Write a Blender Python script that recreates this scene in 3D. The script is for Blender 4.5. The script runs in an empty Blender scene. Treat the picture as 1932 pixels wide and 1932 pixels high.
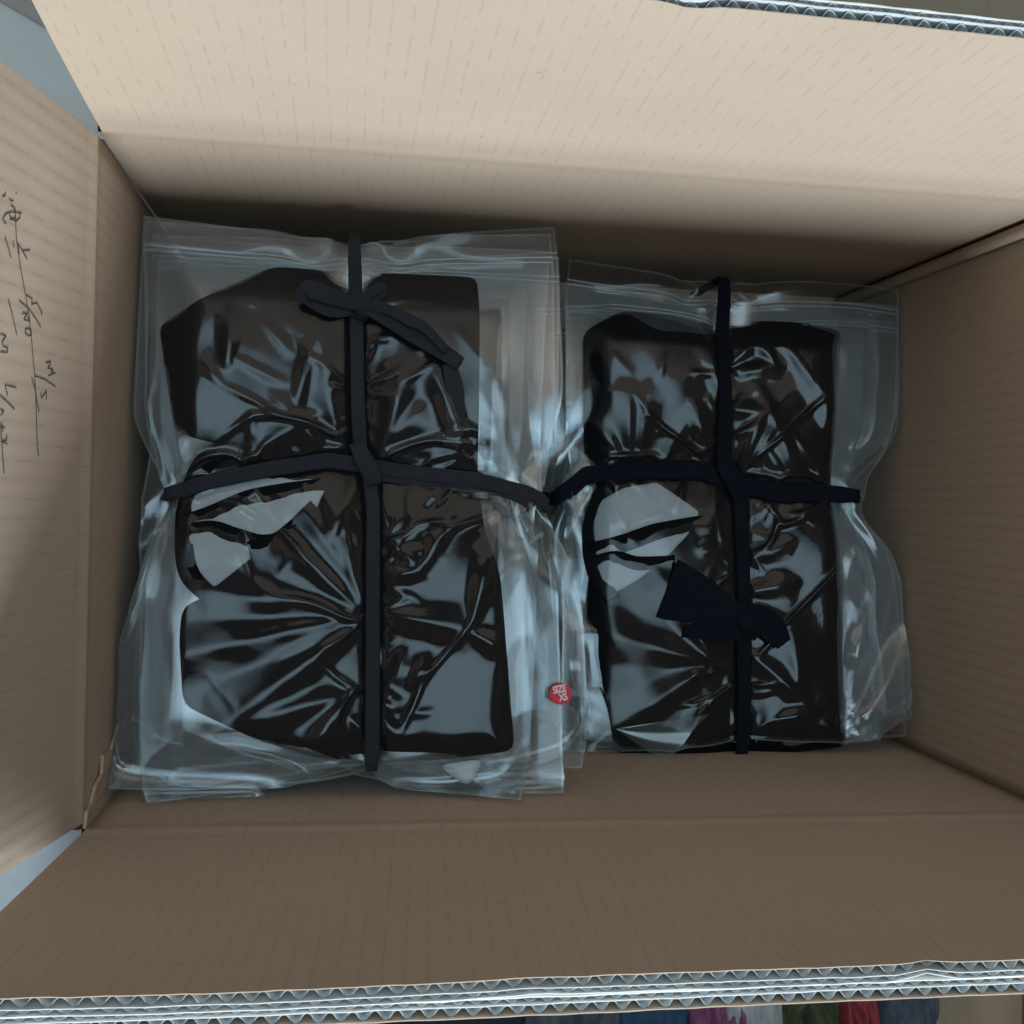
import bpy, math, random
import numpy as np
from mathutils import Vector, Matrix, noise as mnoise

# ------------------------------------------------------------------ camera, light, exposure
sc = bpy.context.scene
COL = sc.collection
cam_d = bpy.data.cameras.new('camera')
cam = bpy.data.objects.new('camera', cam_d)
COL.objects.link(cam)
sc.camera = cam
CAM = np.array([0.0, 0.0, 0.85])
ROT = np.array([[0.98888199, -0.02522068, -0.14654807],
                [0.02704782, 0.99957912, 0.01048828],
                [0.14622187, -0.01433548, 0.98914795]])
cam.matrix_world = Matrix([list(ROT[i]) + [CAM[i]] for i in range(3)] + [[0, 0, 0, 1]])
cam_d.sensor_width = 36.0
cam_d.lens = 36.0 * 2070.0 / 1932.0
cam_d.clip_start = 0.01
cam_d.clip_end = 100.0

world = bpy.data.worlds.new('World')
sc.world = world
world.use_nodes = True
bg = world.node_tree.nodes['Background']
bg.inputs['Color'].default_value = (0.50, 0.44, 0.40, 1)
bg.inputs['Strength'].default_value = 0.20


def area(name, loc, target, sx, sy, power, color):
    d = bpy.data.lights.new(name, 'AREA')
    d.shape = 'RECTANGLE'
    d.size, d.size_y, d.energy, d.color = sx, sy, power, color
    o = bpy.data.objects.new(name, d)
    COL.objects.link(o)
    o.location = loc
    o.rotation_euler = (Vector(target) - Vector(loc)).to_track_quat('-Z', 'Y').to_euler()
    return o


# bluish ceiling light over the packing table, and the workshop's window light from the front right
ceiling = area('ceiling_light', (0.15, 0.25, 2.7), (0.1, 0.0, 0.2), 3.0, 2.1, 42, (0.56, 0.81, 0.96))
# brightest in its middle; fall-off added to soften its reflections in the film
cd = ceiling.data
cd.use_nodes = True
_t = cd.node_tree
_em = _t.nodes['Emission']
_g = _t.nodes.new('ShaderNodeNewGeometry')
_s = _t.nodes.new('ShaderNodeSeparateXYZ')
_t.links.new(_g.outputs['Parametric'], _s.inputs[0])
_prev = None
for _i, _w in ((0, 5.0), (1, 4.0)):
    _a = _t.nodes.new('ShaderNodeMath'); _a.operation = 'SUBTRACT'; _a.inputs[0].default_value = 1.0
    _t.links.new(_s.outputs[_i], _a.inputs[1])
    _b = _t.nodes.new('ShaderNodeMath'); _b.operation = 'MULTIPLY'
    _t.links.new(_s.outputs[_i], _b.inputs[0]); _t.links.new(_a.outputs[0], _b.inputs[1])
    _c = _t.nodes.new('ShaderNodeMath'); _c.operation = 'MULTIPLY'; _c.use_clamp = True; _c.inputs[1].default_value = _w
    _t.links.new(_b.outputs[0], _c.inputs[0])
    if _prev is None:
        _prev = _c
    else:
        _m = _t.nodes.new('ShaderNodeMath'); _m.operation = 'MULTIPLY'
        _t.links.new(_prev.outputs[0], _m.inputs[0]); _t.links.new(_c.outputs[0], _m.inputs[1])
        _prev = _m
_k = _t.nodes.new('ShaderNodeMath'); _k.operation = 'MULTIPLY'; _k.inputs[1].default_value = 1.25
_t.links.new(_prev.outputs[0], _k.inputs[0])
_t.links.new(_k.outputs[0], _em.inputs['Strength'])
area('window_light', (0.36, -1.95, 1.54), (0.1, 0.0, 0.3), 0.66, 0.66, 82, (0.82, 0.965, 1.07))

sc.view_settings.view_transform = 'Standard'
sc.view_settings.look = 'None'
sc.view_settings.exposure = 0.12
sc.view_settings.gamma = 1.0
sc.view_settings.use_curve_mapping = False
sc.render.engine = 'CYCLES'
sc.cycles.use_denoising = True
sc.cycles.use_adaptive_sampling = False
sc.cycles.max_bounces = 10
sc.cycles.diffuse_bounces = 4
sc.cycles.glossy_bounces = 4
sc.cycles.transparent_max_bounces = 26
sc.cycles.caustics_reflective = False
sc.cycles.caustics_refractive = False

rnd = random.Random(7)
nrs = np.random.RandomState(11)


def on_plane(px, py, z0, ky=0.0):
    """point of the sheet z = z0 + ky*y measured at a position in the photograph"""
    d = ROT @ np.array([(px - 966.0) / 2070.0, -(py - 966.0) / 2070.0, -1.0])
    t = (z0 + ky * CAM[1] - CAM[2]) / (d[2] - ky * d[1])
    return CAM + d * t


# ------------------------------------------------------------------ materials
def new_mat(name):
    m = bpy.data.materials.new(name)
    m.use_nodes = True
    nt = m.node_tree
    for n in list(nt.nodes):
        nt.nodes.remove(n)
    out = nt.nodes.new('ShaderNodeOutputMaterial')
    return m, nt, out


def N(nt, kind, **kw):
    n = nt.nodes.new(kind)
    for k, v in kw.items():
        if k in n.inputs:
            n.inputs[k].default_value = v
        else:
            setattr(n, k, v)
    return n


def math_n(nt, op, a, b=None, clamp=False):
    n = nt.nodes.new('ShaderNodeMath')
    n.operation = op
    n.use_clamp = clamp
    for i, s in enumerate((a, b)):
        if s is None:
            continue
        if isinstance(s, (int, float)):
            n.inputs[i].default_value = s
        else:
            nt.links.new(s, n.inputs[i])
    return n.outputs[0]


def mix_col(nt, fac, a, b, mode='MIX'):
    n = nt.nodes.new('ShaderNodeMix')
    n.data_type = 'RGBA'
    n.blend_type = mode
    for sock, v in ((n.inputs[0], fac), (n.inputs[6], a), (n.inputs[7], b)):
        if isinstance(v, (int, float)):
            sock.default_value = v
        elif isinstance(v, tuple):
            sock.default_value = v if len(v) == 4 else (*v, 1)
        else:
            nt.links.new(v, sock)
    return n.outputs[2]


def cardboard(name, base, pitch=0.008, line=0.24, rough=0.85):
    m, nt, out = new_mat(name)
    L = nt.links
    uv = N(nt, 'ShaderNodeUVMap')
    sep = N(nt, 'ShaderNodeSeparateXYZ')
    L.new(uv.outputs[0], sep.inputs[0])
    u, v = sep.outputs[0], sep.outputs[1]
    n1 = N(nt, 'ShaderNodeTexNoise', Scale=9.0, Detail=4.0)
    L.new(uv.outputs[0], n1.inputs['Vector'])
    n2 = N(nt, 'ShaderNodeTexNoise', Scale=700.0, Detail=2.0)
    L.new(uv.outputs[0], n2.inputs['Vector'])
    cm = N(nt, 'ShaderNodeCombineXYZ')
    L.new(math_n(nt, 'MULTIPLY', u, 90.0), cm.inputs[0])
    L.new(math_n(nt, 'MULTIPLY', v, 900.0), cm.inputs[1])
    n3 = N(nt, 'ShaderNodeTexNoise', Scale=1.0, Detail=2.0)
    L.new(cm.outputs[0], n3.inputs['Vector'])
    # slight wander of the flute lines
    uw = math_n(nt, 'ADD', u, math_n(nt, 'MULTIPLY', math_n(nt, 'SUBTRACT', n1.outputs[0], 0.5), 0.004))
    ph = math_n(nt, 'DIVIDE', uw, pitch)
    fr = math_n(nt, 'ABSOLUTE', math_n(nt, 'SUBTRACT', math_n(nt, 'FRACT', ph), 0.5))
    ln = math_n(nt, 'SUBTRACT', 1.0, math_n(nt, 'MULTIPLY', fr, 9.0), clamp=True)
    cell = N(nt, 'ShaderNodeCombineXYZ')
    L.new(math_n(nt, 'MULTIPLY', math_n(nt, 'FLOOR', ph), 7.31), cell.inputs[0])
    L.new(math_n(nt, 'MULTIPLY', v, 95.0), cell.inputs[1])
    dn = N(nt, 'ShaderNodeTexNoise', Scale=1.0, Detail=1.0)
    L.new(cell.outputs[0], dn.inputs['Vector'])
    dash = math_n(nt, 'MULTIPLY', math_n(nt, 'SUBTRACT', dn.outputs[0], 0.40), 5.0, clamp=True)
    lm = math_n(nt, 'MULTIPLY', math_n(nt, 'MULTIPLY', ln, dash), line)
    c0 = mix_col(nt, n1.outputs[0], tuple(x * 0.90 for x in base), tuple(min(1, x * 1.08) for x in base))
    c1 = mix_col(nt, math_n(nt, 'MULTIPLY', n2.outputs[0], 0.22), c0, tuple(x * 0.62 for x in base))
    c1 = mix_col(nt, math_n(nt, 'MULTIPLY', n3.outputs[0], 0.14), c1, tuple(min(1, x * 1.25) for x in base))
    c2 = mix_col(nt, lm, c1, tuple(x * 0.45 for x in base))
    # specks
    vo = N(nt, 'ShaderNodeTexNoise', Scale=260.0, Detail=0.0)
    L.new(uv.outputs[0], vo.inputs['Vector'])
    sp = math_n(nt, 'MULTIPLY', math_n(nt, 'SUBTRACT', vo.outputs[0], 0.78), 8.0, clamp=True)
    c3 = mix_col(nt, math_n(nt, 'MULTIPLY', sp, 0.25), c2, tuple(x * 0.35 for x in base))
    p = N(nt, 'ShaderNodeBsdfPrincipled', Roughness=rough)
    p.inputs['Specular IOR Level'].default_value = 0.22
    L.new(c3, p.inputs['Base Color'])
    wav = math_n(nt, 'SINE', math_n(nt, 'MULTIPLY', ph, 6.2832))
    hgt = math_n(nt, 'ADD', math_n(nt, 'MULTIPLY', wav, 0.10), math_n(nt, 'MULTIPLY', n2.outputs[0], 0.22))
    hgt = math_n(nt, 'ADD', hgt, math_n(nt, 'MULTIPLY', n1.outputs[0], 3.0))
    b = N(nt, 'ShaderNodeBump', Strength=0.45, Distance=0.001)
    L.new(hgt, b.inputs['Height'])
    L.new(b.outputs[0], p.inputs['Normal'])
    L.new(p.outputs[0], out.inputs[0])
    return m


def plain(name, col, rough=0.8, nscale=60.0, amt=0.25, bump=0.2, spec=0.3, sheen=0.0):
    m, nt, out = new_mat(name)
    L = nt.links
    tc = N(nt, 'ShaderNodeTexCoord')
    n1 = N(nt, 'ShaderNodeTexNoise', Scale=nscale, Detail=5.0)
    L.new(tc.outputs['Object'], n1.inputs['Vector'])
    c = mix_col(nt, n1.outputs[0], tuple(x * (1 - amt) for x in col), tuple(min(1, x * (1 + amt)) for x in col))
    p = N(nt, 'ShaderNodeBsdfPrincipled', Roughness=rough)
    p.inputs['Specular IOR Level'].default_value = spec
    if sheen:
        p.inputs['Sheen Weight'].default_value = sheen
        p.inputs['Sheen Roughness'].default_value = 0.5
    L.new(c, p.inputs['Base Color'])
    b = N(nt, 'ShaderNodeBump', Strength=bump, Distance=0.0006)
    L.new(n1.outputs[0], b.inputs['Height'])
    L.new(b.outputs[0], p.inputs['Normal'])
    L.new(p.outputs[0], out.inputs[0])
    return m


def film_mat(name, haze, tint=(0.965, 0.978, 0.985), refl=0.043, rough=0.045, hcol=(0.78, 0.86, 0.90)):
    """thin polythene: clear, glossy on both sides, slightly milky, whiter where it is seen edge-on"""
    m, nt, out = new_mat(name)
    L = nt.links
    lw = N(nt, 'ShaderNodeLayerWeight', Blend=0.5)
    face = lw.outputs['Facing']
    cosn = math_n(nt, 'MAXIMUM', math_n(nt, 'SUBTRACT', 1.0, face), 0.12)
    tc = N(nt, 'ShaderNodeTexCoord')
    n1 = N(nt, 'ShaderNodeTexNoise', Scale=34.0, Detail=3.0)
    L.new(tc.outputs['Object'], n1.inputs['Vector'])
    hv = math_n(nt, 'MULTIPLY', math_n(nt, 'ADD', math_n(nt, 'MULTIPLY', n1.outputs[0], 1.2), 0.4), haze)
    hz = math_n(nt, 'MINIMUM', math_n(nt, 'DIVIDE', hv, cosn), 0.28)
    tr = N(nt, 'ShaderNodeBsdfTransparent', Color=(*tint, 1))
    df = N(nt, 'ShaderNodeBsdfDiffuse', Color=(*hcol, 1), Roughness=0.5)
    tl = N(nt, 'ShaderNodeBsdfTranslucent', Color=(*hcol, 1))
    dm = N(nt, 'ShaderNodeMixShader')
    dm.inputs[0].default_value = 0.35
    L.new(df.outputs[0], dm.inputs[1])
    L.new(tl.outputs[0], dm.inputs[2])
    m1 = N(nt, 'ShaderNodeMixShader')
    L.new(hz, m1.inputs[0])
    L.new(tr.outputs[0], m1.inputs[1])
    L.new(dm.outputs[0], m1.inputs[2])
    n2 = N(nt, 'ShaderNodeTexNoise', Scale=210.0, Detail=2.0)
    L.new(tc.outputs['Object'], n2.inputs['Vector'])
    b = N(nt, 'ShaderNodeBump', Strength=0.12, Distance=0.0005)
    L.new(n2.outputs[0], b.inputs['Height'])
    gl = N(nt, 'ShaderNodeBsdfGlossy', Roughness=rough, Color=(0.97, 0.99, 1, 1))
    L.new(b.outputs[0], gl.inputs['Normal'])
    n3 = N(nt, 'ShaderNodeTexNoise', Scale=17.0, Detail=2.0)
    L.new(tc.outputs['Object'], n3.inputs['Vector'])
    rr = math_n(nt, 'MULTIPLY', math_n(nt, 'SUBTRACT', n3.outputs[0], 0.40), 0.45, clamp=True)
    L.new(math_n(nt, 'ADD', rough, rr), gl.inputs['Roughness'])
    fres = math_n(nt, 'ADD', refl, math_n(nt, 'MULTIPLY', math_n(nt, 'POWER', face, 5.0), 0.75))
    m2 = N(nt, 'ShaderNodeMixShader')
    L.new(fres, m2.inputs[0])
    L.new(m1.outputs[0], m2.inputs[1])
    L.new(gl.outputs[0], m2.inputs[2])
    L.new(m2.outputs[0], out.inputs[0])
    return m


KRAFT = (0.525, 0.40, 0.30)
M = {
    'kraft': cardboard('kraft_liner', KRAFT),
    'kraft_far': cardboard('kraft_liner_far', (0.36, 0.27, 0.19), line=0.15),
    'white_liner': cardboard('white_liner', (0.74, 0.71, 0.67), line=0.05, rough=0.6),
    'flute': plain('fluting_paper', (0.40, 0.41, 0.405), 0.9, 500, 0.3, 0.4, 0.1),  # darker than the liners: shade of the flute hollows put into the colour
    'mid_liner': plain('middle_liner', (0.60, 0.61, 0.60), 0.9, 500, 0.2, 0.4, 0.1),
    'torn': plain('torn_board', (0.30, 0.22, 0.155), 0.95, 300, 0.4, 0.8, 0.1),
    'ink': plain('pen_ink', (0.075, 0.062, 0.055), 0.6, 900, 0.5, 0.1),
    'black': plain('black_jersey', (0.0062, 0.0064, 0.0078), 0.95, 900, 0.35, 0.5, 0.06, 0.01),
    'strip': plain('charcoal_jersey_strip', (0.027, 0.028, 0.035), 0.95, 700, 0.3, 0.6, 0.12, 0.04),
    'navy': plain('navy_jersey_strip', (0.0065, 0.0075, 0.013), 0.95, 700, 0.3, 0.6, 0.12, 0.02),
    'tissue': plain('white_tissue', (0.36, 0.39, 0.41), 0.7, 120, 0.10, 0.5, 0.3),
    'film': film_mat('clear_film', 0.004),
    'film2': film_mat('milky_film', 0.056, rough=0.12, refl=0.11, hcol=(0.74, 0.87, 0.94)),
    'zip': film_mat('zip_ridge', 0.26, refl=0.10),
    'seam': film_mat('bag_seam_glint', 0.10, refl=0.09),  # whiter film, paints the light that bag edges catch
    'red': plain('red_sticker', (0.72, 0.02, 0.04), 0.45, 200, 0.06, 0.05, 0.4),
    'lettering': plain('white_print', (0.80, 0.72, 0.72), 0.6, 200, 0.03, 0.0),
    'label': plain('care_label', (0.50, 0.53, 0.55), 0.7, 300, 0.12, 0.1),
    'floor': plain('concrete', (0.16, 0.16, 0.165), 0.8, 14, 0.3, 0.3),
}


# ------------------------------------------------------------------ object helpers
def empty(name, loc=(0, 0, 0)):
    o = bpy.data.objects.new(name, None)
    o.empty_display_size = 0.03
    o.location = loc
    COL.objects.link(o)
    return o


def obj(name, verts, faces, mat, parent=None, uv=None, smooth=False, cat=None, label=None, kind=None):
    me = bpy.data.meshes.new(name)
    me.from_pydata([tuple(map(float, v)) for v in verts], [], [tuple(map(int, f)) for f in faces])
    me.update()
    if uv is not None:
        lay = me.uv_layers.new(name='UVMap')
        vi = np.empty(len(me.loops), dtype=np.int32)
        me.loops.foreach_get('vertex_index', vi)
        lay.data.foreach_set('uv', np.asarray(uv, dtype=np.float32)[vi].ravel())
    if smooth:
        me.polygons.foreach_set('use_smooth', [True] * len(me.polygons))
    me.materials.append(M[mat] if isinstance(mat, str) else mat)
    o = bpy.data.objects.new(name, me)
    COL.objects.link(o)
    if parent is not None:
        o.parent = parent
        o.matrix_parent_inverse = Matrix.Translation(-Vector(world_loc(parent)))
    if cat:
        o['category'] = cat
    if label:
        o['label'] = label
    if kind:
        o['kind'] = kind
    return o


def world_loc(o):
    p = Vector((0, 0, 0))
    if o.parent is None:
        return o.location
    return p


def grid_faces(nv, nu, off=0, flip=False):
    a = (np.arange(nv - 1)[:, None] * nu + np.arange(nu - 1)[None, :]).ravel() + off
    f = np.stack([a, a + 1, a + nu + 1, a + nu], 1)
    return f[:, ::-1] if flip else f


def nz(x, y, z=0.0):
    return mnoise.noise(Vector((x, y, z)))


# ------------------------------------------------------------------ the cardboard box
X0, X1, Y0, Y1 = -0.1235, 0.3890, -0.1640, 0.1712
ZC, FLAP = 0.300, 0.170
LAY = (('inner_liner', 0.0, 0.0004), ('middle_liner', 0.0040, 0.0044), ('outer_liner', 0.0064, 0.0068))


def bead(d):
    return 0.00035 * math.exp(-(d / 0.006) ** 2) - 0.0002 * math.exp(-((abs(d) - 0.009) / 0.004) ** 2)


def board(parent, part, O, U, V, Nn, lu, lv, disp, seed, inner='kraft', outer='white_liner', mirror=False,
          p_big=0.0080, p_small=0.0064, wear=(), slant=(0, 0)):
    """double-wall board: three liners with a large and a small fluting between them"""
    O, U, V, Nn = (Vector(a) for a in (O, U, V, Nn))
    root = empty(part)
    root.parent = parent
    root.matrix_parent_inverse = Matrix.Translation(-Vector(parent.location))

    def crush(u):
        return sum(a * math.exp(-((u - c) / w) ** 2) for c, w, a in wear)

    def P(u, v, n):
        d = disp(u, v)
        k = crush(u) * max(0.0, min(1.0, (v - lv + 0.03) / 0.03))
        nn = n * (1 - 0.45 * k) if not mirror else n
        uu = u + (slant[0] * (1 - u / lu) + slant[1] * (u / lu)) * v
        return O + U * uu + V * v + Nn * (d - nn)

    nu = max(12, int(lu / 0.006))
    vs = [0, .002, .004, .006, .009, .014, .03, .06, .09, .12, .15, lv - 0.008, lv - 0.003, lv]
    vs = [v for v in vs if v <= lv]
    order = LAY if not mirror else tuple((n, 0.0068 - b, 0.0068 - a) for n, a, b in LAY)
    for li, (nm, a, b) in enumerate(order):
        vv, uvv = [], []
        for s in (a, b):
            for v in vs:
                for i in range(nu + 1):
                    u = lu * i / nu
                    ve = v
                    if v == lv:
                        ve = v + 0.0007 * nz(u * 90, seed + li * 9.1) + 0.0003 * nz(u * 700, seed + li) - 0.003 * crush(u) * (0.4 if li else 1)
                    q = P(u, ve, s)
                    vv.append(q)
                    uvv.append((u, v))
        k = len(vs) * (nu + 1)
        fs = list(map(tuple, grid_faces(len(vs), nu + 1))) + list(map(tuple, grid_faces(len(vs), nu + 1, k, True)))
        nn = nu + 1
        top = (len(vs) - 1) * nn
        for i in range(nu):
            fs.append((top + i, top + i + 1, k + top + i + 1, k + top + i))
        for j in range(len(vs) - 1):
            fs.append((j * nn, (j + 1) * nn, k + (j + 1) * nn, k + j * nn))
            fs.append((j * nn + nu, k + j * nn + nu, k + (j + 1) * nn + nu, (j + 1) * nn + nu))
        obj(nm, vv, fs, inner if nm == 'inner_liner' else (outer if nm == 'outer_liner' else 'mid_liner'), root, uvv, smooth=False)
    for nm, a, b, pitch in (('large_fluting', 0.0004, 0.0040, p_big), ('small_fluting', 0.0044, 0.0064, p_small)):
        if mirror:
            a, b = 0.0068 - b, 0.0068 - a
        t = 0.00030
        seg = 10
        n = int(lu / pitch * seg)
        vs2 = [0.004, 0.05, 0.11, lv - 0.010, lv - 0.0005]
        ring = []
        for i in range(n + 1):
            u = lu * i / n
            ph = 2 * math.pi * u / pitch + 0.7 * nz(u * 25, seed + 3.3)
            s = math.sin(ph)
            w = math.copysign(abs(s) ** 0.8, s)
            ring.append((u, (a + b) / 2 + w * ((b - a) / 2 - t / 2)))
        pts = []
        for sgn in (-1, 1):
            for v in vs2:
                for i, (u, m_) in enumerate(ring):
                    i0, i1 = max(0, i - 1), min(n, i + 1)
                    tx, ty = ring[i1][0] - ring[i0][0], ring[i1][1] - ring[i0][1]
                    L_ = math.hypot(tx, ty) or 1
                    ve = v
                    if v == vs2[-1]:
                        ve = v + 0.0009 * nz(u * 300, seed + 7.7) - 0.0005 - 0.003 * crush(u)
                    pts.append(P(u - sgn * ty / L_ * t / 2, ve, m_ + sgn * tx / L_ * t / 2))
        k = len(vs2) * (n + 1)
        fs = list(map(tuple, grid_faces(len(vs2), n + 1))) + list(map(tuple, grid_faces(len(vs2), n + 1, k, True)))
        top = (len(vs2) - 1) * (n + 1)
        fs += [(top + i, top + i + 1, k + top + i + 1, k + top + i) for i in range(n)]
        obj(nm, pts, fs, 'flute', root, smooth=True)
    return root


def wall(parent, O, U, Nn, lu, h, seed, inner='kraft', nm='wall'):
    """wall of the box: inner face with a slight bow and the pressed crease at its top"""
    O, U, Nn = Vector(O), Vector(U), Vector(Nn)
    nu = 40
    zs = [0, .05, .1, .15, .2, .24, .27, h - .015, h - .012, h - .009, h - .0075, h - .006, h - .0045, h - .003, h - .0015, h]
    vv, uvv = [], []
    for s in (0, 0.0066):
        for z in zs:
            for i in range(nu + 1):
                u = lu * i / nu
                d = bead(h - z) if s == 0 else 0
                d += 0.0011 * nz(u * 6, z * 6, seed) * math.sin(math.pi * i / nu) * min(1, (h - z) / 0.06)
                vv.append(O + U * u + Vector((0, 0, z)) + Nn * (d - s))
                uvv.append((u, z - h))
    k = len(zs) * (nu + 1)
    fs = list(map(tuple, grid_faces(len(zs), nu + 1))) + list(map(tuple, grid_faces(len(zs), nu + 1, k, True)))
    nn = nu + 1
    for j in range(len(zs) - 1):
        fs.append((j * nn, (j + 1) * nn, k + (j + 1) * nn, k + j * nn))
        fs.append((j * nn + nu, k + j * nn + nu, k + (j + 1) * nn + nu, (j + 1) * nn + nu))
    return obj(nm, vv, fs, inner, parent, uvv, smooth=True)


box = empty('cardboard_box', ((X0 + X1) / 2, (Y0 + Y1) / 2, 0.0))
box['label'] = 'large open brown double-wall cardboard box with its flaps standing up'
box['category'] = 'box'
LX, LY = X1 - X0, Y1 - Y0
wall(box, (X0, Y1, 0.0), (1, 0, 0), (0, -1, 0), LX, ZC, 1.0)
wall(box, (X0, Y0, 0.0), (1, 0, 0), (0, 1, 0), LX, ZC, 2.0)
wall(box, (X0, Y0, 0.0), (0, 1, 0), (1, 0, 0), LY - 0.0022, ZC, 3.0)
wall(box, (X1, Y0, 0.0), (0, 1, 0), (-1, 0, 0), LY, ZC, 4.0)
obj('bottom', [(X0, Y0, 0.006), (X1, Y0, 0.006), (X1, Y1, 0.006), (X0, Y1, 0.006),
               (X0, Y0, 0.0), (X1, Y0, 0.0), (X1, Y1, 0.0), (X0, Y1, 0.0)],
    [(0, 1, 2, 3), (7, 6, 5, 4), (0, 4, 5, 1), (1, 5, 6, 2), (2, 6, 7, 3), (3, 7, 4, 0)], 'kraft', box,
    [(0, 0), (LX, 0), (LX, LY), (0, LY)] * 2)


def lean(deg):
    return math.sin(math.radians(deg)), math.cos(math.radians(deg))


s, c = lean(2.2)
board(box, 'flap', (X0 + 0.002, Y1, ZC), (1, 0, 0), (0, s, c), (0, -c, s), LX - 0.004, FLAP,
      lambda u, v: bead(v) * math.exp(-v / 0.02) + 0.002 * nz(u * 5, v * 5, 5.5) * min(1, v / .05) - 0.010 * max(0, 1 - u / 0.09) ** 2 * (v / FLAP) ** 2,
      5.1, p_big=0.0074, p_small=0.0058, wear=((0.238, 0.008, 1.0), (0.07, 0.006, 0.5)))
s, c = lean(1.6)
board(box, 'flap', (X0 + 0.002, Y0, ZC), (1, 0, 0), (0, -s, c), (0, c, s), LX - 0.004, FLAP,
      lambda u, v: bead(v) * math.exp(-v / 0.02) + 0.0016 * nz(u * 6, v * 5, 8.5) * min(1, v / .05), 8.1,
      p_big=0.0080, p_small=0.0066, wear=((0.345, 0.007, 0.8), (0.20, 0.01, 0.25)), slant=(-0.10, 0.0))
s, c = lean(12.5)
left_flap = board(box, 'flap', (X0, Y0 + 0.003, ZC), (0, 1, 0), (-s, 0, c), (c, 0, s), LY - 0.005, FLAP,
                  lambda u, v: bead(v) * math.exp(-v / 0.02) + 0.0022 * nz(u * 5, v * 6, 2.5) * min(1, v / .05), 3.7)
LF_O, LF_V, LF_N = np.array([X0, 0, ZC]), np.array([-s, 0, c]), np.array([c, 0, s])
s, c = lean(7)
board(box, 'flap', (X1, Y0 + 0.003, ZC), (0, 1, 0), (s, 0, c), (-c, 0, s), LY - 0.006, FLAP,
      lambda u, v: bead(v) * math.exp(-v / 0.02), 6.7)

# folded ridge in the back right corner, open seam in the back left corner
pts, fcs, uvs = [], [], []
for j in range(25):
    z = 0.006 + (ZC - 0.012) * j / 24
    for i in range(9):
        a = math.pi * (0.5 + i / 8 * 1.0)
        r = 0.0050
        pts.append((X1 - 0.0030 + r * math.cos(a) + 0.002 * (i / 8), Y1 - 0.003 + r * math.sin(a) * -1 * 0.9 - 0.002, z))
        uvs.append((i * 0.0016, z))
obj('corner_fold', pts, grid_faces(25, 9), 'kraft', box, uvs, smooth=True)
# torn glue tab in the front left corner, on the left wall
edge = [(0.0, 0.09), (0.022, 0.12), (0.031, 0.16), (0.036, 0.195), (0.031, 0.214), (0.036, 0.226), (0.030, 0.238), (0.026, 0.244),
        (0.027, 0.262), (0.019, 0.268), (0.016, 0.280), (0.0095, 0.287), (0.008, 0.297), (0.0, 0.299)]
vv, fs = [], []
for t_ in (0.0020, 0.0004):
    for (dy, z) in edge:
        vv.append((X0 + t_ + 0.0012 * nz(dy * 300, z * 300), Y0 + dy, z))
n_ = len(edge)
fs.append(tuple(range(n_)))
for i in range(n_ - 1):
    fs.append((i, i + 1, n_ + i + 1, n_ + i))
obj('torn_tab', vv, fs, 'kraft', box, [(p[1], p[2]) for p in vv])
for (dy, z, r) in ((0.020, 0.236, 0.0035), (0.017, 0.221, 0.0026)):
    vv = [(X0 + 0.0046, Y0 + dy, z)] + [(X0 + 0.0036, Y0 + dy + r * (1 + .5 * nz(k, z * 99)) * math.cos(k * .785), z + 1.6 * r * (1 + .5 * nz(k, z * 31)) * math.sin(k * .785)) for k in range(8)]
    obj('glue_scar', vv, [(0, 1 + k, 1 + (k + 1) % 8) for k in range(8)], 'torn', box)

# handwriting on the left flap (positions read in the photograph, laid on the flap)
strokes = [
    [(0, 122), (18, 118), (22, 95)], [(88, 97), (95, 101)], [(45, 135), (58, 150), (75, 148)],
    [(58, 180), (75, 190), (85, 215)], [(50, 222), (90, 225), (130, 232)], [(55, 225), (25, 235), (9, 265), (15, 290), (30, 297)],
    [(85, 195), (92, 258), (52, 274)], [(48, 238), (66, 270), (95, 282), (118, 262), (118, 240)],
    [(90, 270), (97, 400), (125, 580), (160, 760), (185, 900), (200, 1040), (222, 1280), (232, 1500), (236, 1700), (246, 1815)],
    [(22, 385), (45, 455), (65, 525)], [(75, 412), (84, 455)], [(97, 403), (110, 460), (118, 500)],
    [(108, 430), (140, 480), (170, 533)], [(140, 475), (188, 470)], [(48, 790), (65, 850), (85, 930), (106, 1025)],
    [(165, 765), (205, 790), (200, 825), (235, 815), (255, 855), (270, 880), (262, 893)],
    [(118, 800), (180, 850), (230, 920), (262, 975)], [(138, 885), (175, 882), (150, 925), (190, 935), (175, 905)],
    [(160, 990), (180, 980), (200, 1000), (200, 1025), (182, 1032), (160, 1012), (160, 990)],
    [(0, 1020), (38, 1030), (10, 1075), (20, 1100), (50, 1110), (45, 1138), (0, 1135)],
    [(293, 1208), (328, 1196), (320, 1225), (305, 1240), (342, 1250), (330, 1265), (357, 1272), (310, 1292)],
    [(225, 1292), (290, 1315), (358, 1362)], [(262, 1400), (265, 1440), (298, 1390), (298, 1445)],
    [(202, 1300), (222, 1370), (240, 1470), (252, 1530)], [(48, 1420), (30, 1350), (105, 1368)],
    [(0, 1420), (45, 1460), (92, 1510)], [(0, 1510), (25, 1520), (5, 1550)], [(0, 1625), (32, 1632)], [(12, 1590), (15, 1660)],
    [(45, 1680), (40, 1710), (10, 1720), (45, 1735)], [(0, 1600), (12, 1750), (25, 1930)]]


def on_left_flap(cx, cy):
    px, py = cx / 1.932 / 1.78882, (cy / 1.932 + 600) / 1.78882
    d = ROT @ np.array([(px - 966.0) / 2070.0, -(py - 966.0) / 2070.0, -1.0])
    t = ((LF_O - CAM) @ LF_N) / (d @ LF_N)
    q = CAM + d * t
    u, v = q[1] - (Y0 + 0.003), (q - LF_O) @ LF_V
    return q + LF_N * (0.0022 * nz(u * 5, v * 6, 2.5) * min(1, v / .05) + 0.00025)


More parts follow.
